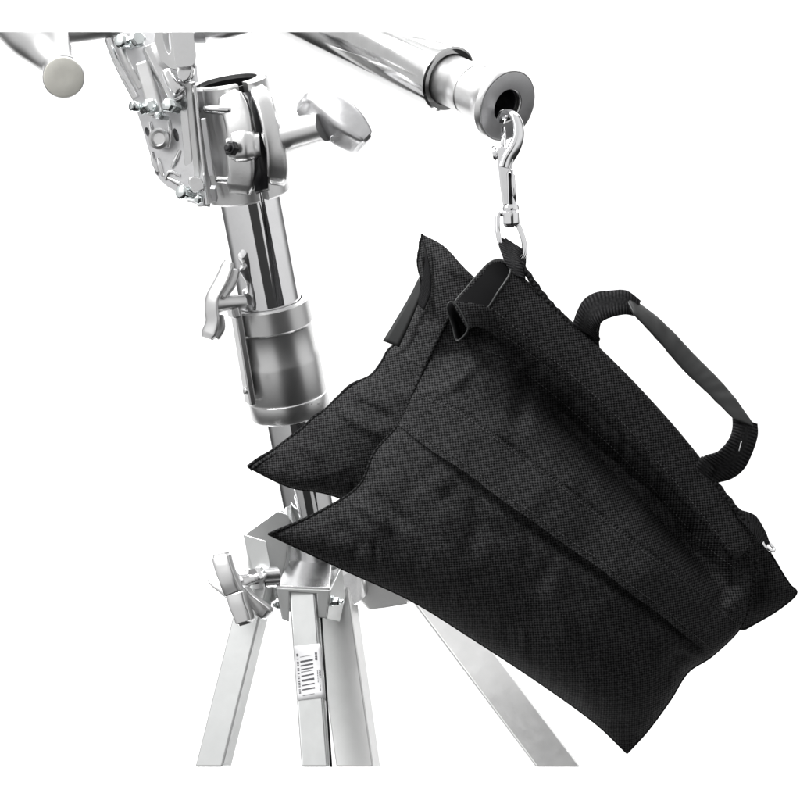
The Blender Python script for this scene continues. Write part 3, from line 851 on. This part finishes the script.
# grey flap hanging at the rear ear and the dark lining fold beside it
ribbon([(420, 276, -.055), (410, 296, -.05), (397, 318, -.045), (383, 341, -.04)], [(422, 292, -.057), (418, 303, -.055), (409, 325, -.05), (399, 347, -.045)], 20, .0015, 'ear_flap', M['rubber'], rear)
ribbon([(423, 240, -.058), (425, 262, -.058), (420, 290, -.060), (418, 305, -.062)], [(426, 250, -.062), (430, 270, -.064), (431, 292, -.066), (424, 310, -.066)], 24, .001, 'lining_fold', M['liner'], rear)

# ---- top sleeve: a flattened tube along the bag's back, open at its left end
def sleeve_loop(scale, inner):
    # px, py, y of the opening
    return None
L0 = [(487, 309, -.152), (499, 291, -.156), (509, 276, -.153), (510, 267, -.146), (504, 260.5, -.137), (496, 260, -.128), (487, 265, -.122), (476, 277, -.120), (466, 289, -.118), (455, 303, -.118), (462, 311, -.128), (474, 315, -.143)]
L1_ = [(733, 556, -.150), (744, 553, -.152), (753, 548, -.151), (758, 545, -.146), (760, 542, -.140), (759, 541, -.132), (756, 542, -.126), (752, 546, -.122), (748, 550, -.120), (742, 556, -.120), (738, 560, -.128), (734, 560, -.142)]
Lm = [(608, 412, -.154), (622, 402, -.158), (636, 391, -.155), (638, 386, -.148), (634, 384, -.139), (630, 386, -.130), (626, 390, -.124), (618, 398, -.122), (612, 404, -.120), (604, 412, -.120), (600, 418, -.130), (602, 418, -.145)]
Lq = [(545, 357, -.153), (560, 344, -.157), (573, 330, -.154), (575, 325, -.147), (571, 321, -.138), (565, 322, -.129), (560, 327, -.123), (551, 336, -.121), (543, 346, -.119), (536, 357, -.119), (534, 362, -.129), (538, 361, -.144)]
Lr = [(672, 482, -.152), (685, 473, -.156), (699, 463, -.153), (701, 459, -.146), (698, 456, -.138), (694, 457, -.129), (691, 460, -.124), (686, 466, -.121), (680, 472, -.120), (672, 481, -.120), (668, 486, -.130), (668, 486, -.143)]
K = 60; NS = 120
def loop_dense(L):
    n = len(L); out = []
    for k in range(K):
        x = k / K * n; i = int(x); f = x - i
        out.append(cr([L[i - 1], L[i], L[(i + 1) % n], L[(i + 2) % n]], (1 + f) / 3))
    return out
LD = [loop_dense(l) for l in (L0, Lq, Lm, Lr, L1_)]
def sl(u, k, off=0.0):
    q_ = cr([l[k % K] for l in LD], u)
    w = noise.noise(Vector((q_[0] * .03, q_[1] * .03, 4))) * .0012 * min(1, u * 8)
    return P(q_[0], q_[1], q_[2] + w - off)
bm = bmesh.new(); uvl = (bm.loops.layers.uv.get('UVMap') or bm.loops.layers.uv.new('UVMap'))
G = [[bm.verts.new(sl(j / NS, k)) for j in range(NS + 1)] for k in range(K)]
for k in range(K):
    for j in range(NS):
        f = bm.faces.new((G[k][j], G[k][j + 1], G[(k + 1) % K][j + 1], G[(k + 1) % K][j]))
        for l, (a, b) in zip(f.loops, ((k, j), (k, j + 1), (k + 1, j + 1), (k + 1, j))): co_ = l.vert.co; l[uvl].uv = (co_.x * .777 - co_.z * .629, -co_.x * .629 - co_.z * .777)
bm.faces.new([G[k][NS] for k in range(K)])
bmesh.ops.recalc_face_normals(bm, faces=bm.faces)
sleeve = obj('top_sleeve', bm, M['cordura'], bag, auto=80)
md = sleeve.modifiers.new('thick', 'SOLIDIFY'); md.thickness = .0016; md.offset = -1
# lining and lip of the opening
bm = bmesh.new()
def ctr(u):
    q_ = [sl(u, k) for k in range(K)]; s_ = Vector((0, 0, 0))
    for v in q_: s_ += v
    return s_ / K
pr = None
for u in [i / 20 * .5 for i in range(21)]:
    c_ = ctr(u); r_ = [bm.verts.new(sl(u, k).lerp(c_, .13 if u > 0 else .10)) for k in range(K)]
    if pr:
        for k in range(K): bm.faces.new((pr[k], pr[(k + 1) % K], r_[(k + 1) % K], r_[k]))
    pr = r_
bm.faces.new(pr); bmesh.ops.recalc_face_normals(bm, faces=bm.faces)
obj('lining', bm, M['liner'], sleeve, auto=70)
obj('opening_lip', tube([sl(0, k) for k in range(K)], .0012, 8, closed=True), M['rubber'], sleeve)
for vv in (.012, .030, .105):
    stitches(lambda u, v: fp.front(u, v, .0007), [(i / 240, vv) for i in range(20, 238)], 'stitching', front, r=.0005)
stitches(lambda u, v: sl(u, int(v)), [(i / 200, 1) for i in range(2, 198)], 'stitching', sleeve, r=.0005)

# small open fold (ear) at the front pouch corner
ear = [(447.5, 306, -.165), (451, 302, -.165), (458, 307, -.166), (464, 318, -.168), (468, 329, -.168), (462, 338, -.164), (456, 340, -.160), (453, 328, -.158), (449, 315, -.160)]
def ears(s, dy):
    cx, cy = 462, 332
    return [(cx + (x - cx) * s + (1 - s) * 8, cy + (y - cy) * s + (1 - s) * 6, z + dy) for x, y, z in ear]
bm = bmesh.new(); n9 = 36; rings = []
for s, dy in ((1.0, 0), (.86, .004), (.7, .012), (.5, .022), (.3, .028)):
    e_ = ears(s, dy); m_ = len(e_)
    rings.append([bm.verts.new(P(*cr([e_[int(k / n9 * m_) - 1], e_[int(k / n9 * m_)], e_[(int(k / n9 * m_) + 1) % m_], e_[(int(k / n9 * m_) + 2) % m_]], (1 + k / n9 * m_ % 1) / 3))) for k in range(n9)])
for A_, B_ in zip(rings, rings[1:]):
    for k in range(n9): bm.faces.new((A_[k], A_[(k + 1) % n9], B_[(k + 1) % n9], B_[k]))
bm.faces.new(rings[-1]); bmesh.ops.recalc_face_normals(bm, faces=bm.faces)
bm.faces.ensure_lookup_table()
earo = obj('corner_fold', bm, M['liner'], front, auto=70)
md = earo.modifiers.new('thick', 'SOLIDIFY'); md.thickness = .0012
e_ = ear; 
obj('fold_lip', tube([P(*cr([e_[int(k / n9 * 9) - 1], e_[int(k / n9 * 9)], e_[(int(k / n9 * 9) + 1) % 9], e_[(int(k / n9 * 9) + 2) % 9]], (1 + k / n9 * 9 % 1) / 3)) for k in range(n9)], .0008, 8, closed=True), M['rubber'], earo)
# cloth panel from the fold back to the seam band
bm = bmesh.new(); uvl = (bm.loops.layers.uv.get('UVMap') or bm.loops.layers.uv.new('UVMap'))
e0 = dense([(452, 302, -.165), (470, 303, -.160), (490, 308, -.154), (506, 322, -.147)], 30)
e1 = dense([(468, 330, -.168), (476, 327, -.162), (488, 332, -.150), (506, 346, -.138)], 30)
G = [[bm.verts.new(P(*[a + (b - a) * j / 10 for a, b in zip(x0, x1)]) + Vector((0, -.0015 * math.sin(math.pi * j / 10), 0))) for x0, x1 in zip(e0, e1)] for j in range(11)]
grid_faces(bm, G, uvl); obj('corner_panel', bm, M['cordura'], front, auto=60, solid=.0015)

# corded edge binding along the back of the sleeve
ep = dense([(519, 262, -.147), (545, 298, -.150), (570, 325, -.150), (602, 362, -.150), (636, 391, -.150), (670, 430, -.150), (700, 464, -.150), (735, 508, -.150), (766, 543, -.148)], 200)
bm = tube([P(x + .5 * math.sin(i * .9), y + .5 * math.cos(i * .9), z) for i, (x, y, z) in enumerate(ep)], .0030, 10)
obj('edge_binding', bm, M['binding'], bag, auto=70)

# webbing tab through the hook's eye
ribbon([(497.5, 236, -.124), (500, 248, -.135), (505, 262, -.145), (512, 274, -.150)], [(522, 250, -.128), (520, 258, -.140), (522, 266, -.150), (526, 280, -.152)], 24, .0022, 'hanging_loop', M['webbing'], bag)
ribbon([(505, 238, -.118), (508, 252, -.122), (512, 266, -.135), (516, 276, -.142)], [(526, 252, -.120), (526, 262, -.128), (525, 272, -.140), (526, 282, -.145)], 24, .0022, 'hanging_loop', M['webbing'], bag)

# carry handle
ribbon([(572, 325, -.150), (577, 312, -.155), (584, 300, -.160), (595, 293, -.162), (610, 291, -.160), (626, 291, -.156), (640, 301, -.152)],
       [(600, 340, -.148), (597, 332, -.158), (598, 326, -.168), (604, 320, -.172), (614, 316, -.172), (626, 314, -.168), (636, 316, -.160)], 70, .0024, 'handle_webbing', M['webbing'], bag)
ribbon([(572, 326, -.146), (583, 334, -.140), (592, 345, -.138), (600, 358, -.142)], [(601, 322, -.150), (599, 334, -.146), (599, 348, -.144), (603, 364, -.146)], 30, .0024, 'handle_webbing', M['webbing'], bag)
ribbon([(757, 424, -.150), (757, 436, -.152), (752, 452, -.155), (744, 468, -.155), (732, 478, -.152), (716, 483, -.150)],
       [(733, 416, -.158), (733, 428, -.164), (729, 440, -.170), (718, 452, -.170), (704, 457, -.162), (697, 466, -.150)], 70, .0024, 'handle_webbing', M['webbing'], bag)
ribbon([(702, 456, -.160), (698, 461, -.158), (696, 468, -.154), (699, 474, -.150)], [(717, 470, -.160), (713, 474, -.156), (712, 480, -.152), (713, 484, -.148)], 20, .0022, 'handle_webbing', M['webbing'], bag)
g0 = [(620, 290, -.150), (659, 319, -.146), (695, 356, -.144), (728, 390, -.145), (757, 429, -.150)]
g1 = [(634, 314, -.172), (659, 341, -.164), (683, 369, -.162), (708, 393, -.163), (734, 419, -.166)]
# grip: wrap that bulges and is closed on itself
bm = bmesh.new(); rings = []
q0, q1 = dense(g0, 70), dense(g1, 70)
for i, (a, b) in enumerate(zip(q0, q1)):
    pa, pb = P(*a), P(*b); c_ = (pa + pb) / 2; h = (pb - pa) / 2
    t = P(*q0[min(i + 1, 69)]) - P(*q0[max(i - 1, 0)]); nn = t.cross(h).normalized()
    e_ = .0034 * (math.sin(math.pi * min(1, max(0, i / 69))) ** .4 + .35) + .0012 * noise.noise(Vector((i * .22, 0, 3)))
    rings.append([bm.verts.new(c_ + h * math.cos(2 * math.pi * k / 24) + nn * e_ * math.sin(2 * math.pi * k / 24)) for k in range(24)])
for A_, B_ in zip(rings, rings[1:]):
    for k in range(24): bm.faces.new((A_[k], A_[(k + 1) % 24], B_[(k + 1) % 24], B_[k]))
bm.faces.new(rings[0]); bm.faces.new(rings[-1]); bmesh.ops.recalc_face_normals(bm, faces=bm.faces)
obj('handle_grip', bm, M['rubber'], bag, auto=70)
bm = bmesh.new()
for (x, y, a) in ((728, 441, 0), (739, 446, 0)):
    tube([P(x, y + 5, -.168), P(x + 2.5, y - 5, -.166)], .0004, 5, bm=bm)
obj('stitching', bm, M['paper'], bag)
# right end tab with ring
ribbon([(728, 500, -.146), (738, 509, -.147), (750, 513, -.148), (757, 518, -.148), (765, 532, -.148), (769, 543, -.148)],
       [(738, 518, -.150), (744, 524, -.152), (750, 531, -.153), (755, 537, -.153), (759, 543, -.153), (763, 548, -.152)], 40, .0025, 'end_loop', M['webbing'], bag)
ring = tube([P(768.5 + 6.5 * math.cos(t) * .82 + 1.6 * math.sin(t), 546 + 6.5 * math.cos(t) * .70 - 2.0 * math.sin(t), -.150 + .003 * math.sin(t)) for t in [2 * math.pi * k / 40 for k in range(40)]], .0014, 12, closed=True)
obj('end_ring', ring, M['chrome'], bag, auto=60)

# ================================================================== SETTING
bd = bmesh.new()
W = 1.7
prof = [(-3.2, 1.6), (3.6, 1.6)]
vs = [bd.verts.new((-W, 1.8, -2.0)), bd.verts.new((W, 1.8, -2.0)), bd.verts.new((W, 1.8, 4.0)), bd.verts.new((-W, 1.8, 4.0))]
bd.faces.new(vs)
bdo = obj('backdrop', bd, M['white'], None, smooth=False); bdo['kind'] = 'structure'

def area(loc, tgt, sx, sy, rad, col=(1, 1, 1)):
    l = bpy.data.lights.new('softbox', 'AREA'); l.shape = 'RECTANGLE'; l.size = sx; l.size_y = sy
    l.energy = rad * math.pi * sx * sy; l.color = col
    o = bpy.data.objects.new('softbox', l); COL.objects.link(o); o.location = loc
    o.rotation_euler = (Vector(tgt) - Vector(loc)).to_track_quat('-Z', 'Y').to_euler()
    return o
area((-2.3, -1.2, 1.7), (0, 0, .1), 2.0, 2.4, .75)
area((0, .1, 2.6), (0, 0, 0), 2.4, 1.2, .75)
area((-1.6, -.65, 2.1), (.1, -.1, 0), 1.3, 1.1, 25)
area((0, .9, 2.2), (0, 1.8, .2), 3.3, 1.0, 6.6)
area((0, 1.0, -1.9), (0, 1.8, -.5), 3.3, .5, 7)

# studio surroundings: white cyclorama, a tall dark gap above the photographer, dim floor
w = bpy.data.worlds.new('World'); SC.world = w; w.use_nodes = True
wn = w.node_tree; bg = wn.nodes['Background']
def wm(op, a, b=None, c=None, clamp=False):
    n = wn.nodes.new('ShaderNodeMath'); n.operation = op; n.use_clamp = clamp
    for i, v in enumerate((a, b, c)):
        if v is None: continue
        if isinstance(v, (int, float)): n.inputs[i].default_value = v
        else: wn.links.new(v, n.inputs[i])
    return n.outputs[0]
def sm(x, a, b, c0=0.0, c1=1.0):
    n = wn.nodes.new('ShaderNodeMapRange'); n.interpolation_type = 'SMOOTHSTEP'
    n.inputs['From Min'].default_value = a; n.inputs['From Max'].default_value = b
    n.inputs['To Min'].default_value = c0; n.inputs['To Max'].default_value = c1
    wn.links.new(x, n.inputs[0]); return n.outputs[0]
tc = wn.nodes.new('ShaderNodeTexCoord'); sx = wn.nodes.new('ShaderNodeSeparateXYZ'); wn.links.new(tc.outputs['Generated'], sx.inputs[0])
X, Y, Z = sx.outputs
az = wm('ARCTAN2', X, wm('MULTIPLY', Y, -1.0))          # 0 = behind the photographer
# elevation about the stand's own upright (the camera looks down on it)
el = wm('ADD', wm('ADD', wm('MULTIPLY', X, -.13), wm('MULTIPLY', Y, -.32)), wm('MULTIPLY', Z, .94))
base = sm(el, -.50, -.14, .03, .68)
gap = wm('MULTIPLY', sm(az, -.12, -.06), sm(az, .50, .57, 1.0, 0.0))
gap = wm('MULTIPLY', gap, sm(el, .24, .44, 1.0, 0.0))
right = sm(az, .5, 1.2, 1.0, 1.12)
aa = wm('ABSOLUTE', az)
right = wm('MULTIPLY', right, sm(aa, 1.75, 2.2, 1.0, .26))
lum = wm('MULTIPLY', wm('MULTIPLY', base, right), wm('MULTIPLY_ADD', gap, -.93, 1.0))
cb = wn.nodes.new('ShaderNodeCombineColor'); 
for i in range(3): wn.links.new(lum, cb.inputs[i])
wn.links.new(cb.outputs[0], bg.inputs[0]); bg.inputs[1].default_value = 1.0

cam = bpy.data.cameras.new('camera'); cam.lens = 36 * D / .8; cam.sensor_width = 36; cam.clip_end = 50; cam.clip_start = .05
co = bpy.data.objects.new('camera', cam); COL.objects.link(co); co.location = (0, -D, 0); co.rotation_euler = (math.pi / 2, 0, 0)
SC.camera = co
SC.view_settings.view_transform = 'Standard'; SC.view_settings.look = 'None'
SC.view_settings.exposure = 0; SC.view_settings.gamma = 1
SC.render.resolution_x = 1024; SC.render.resolution_y = 1024
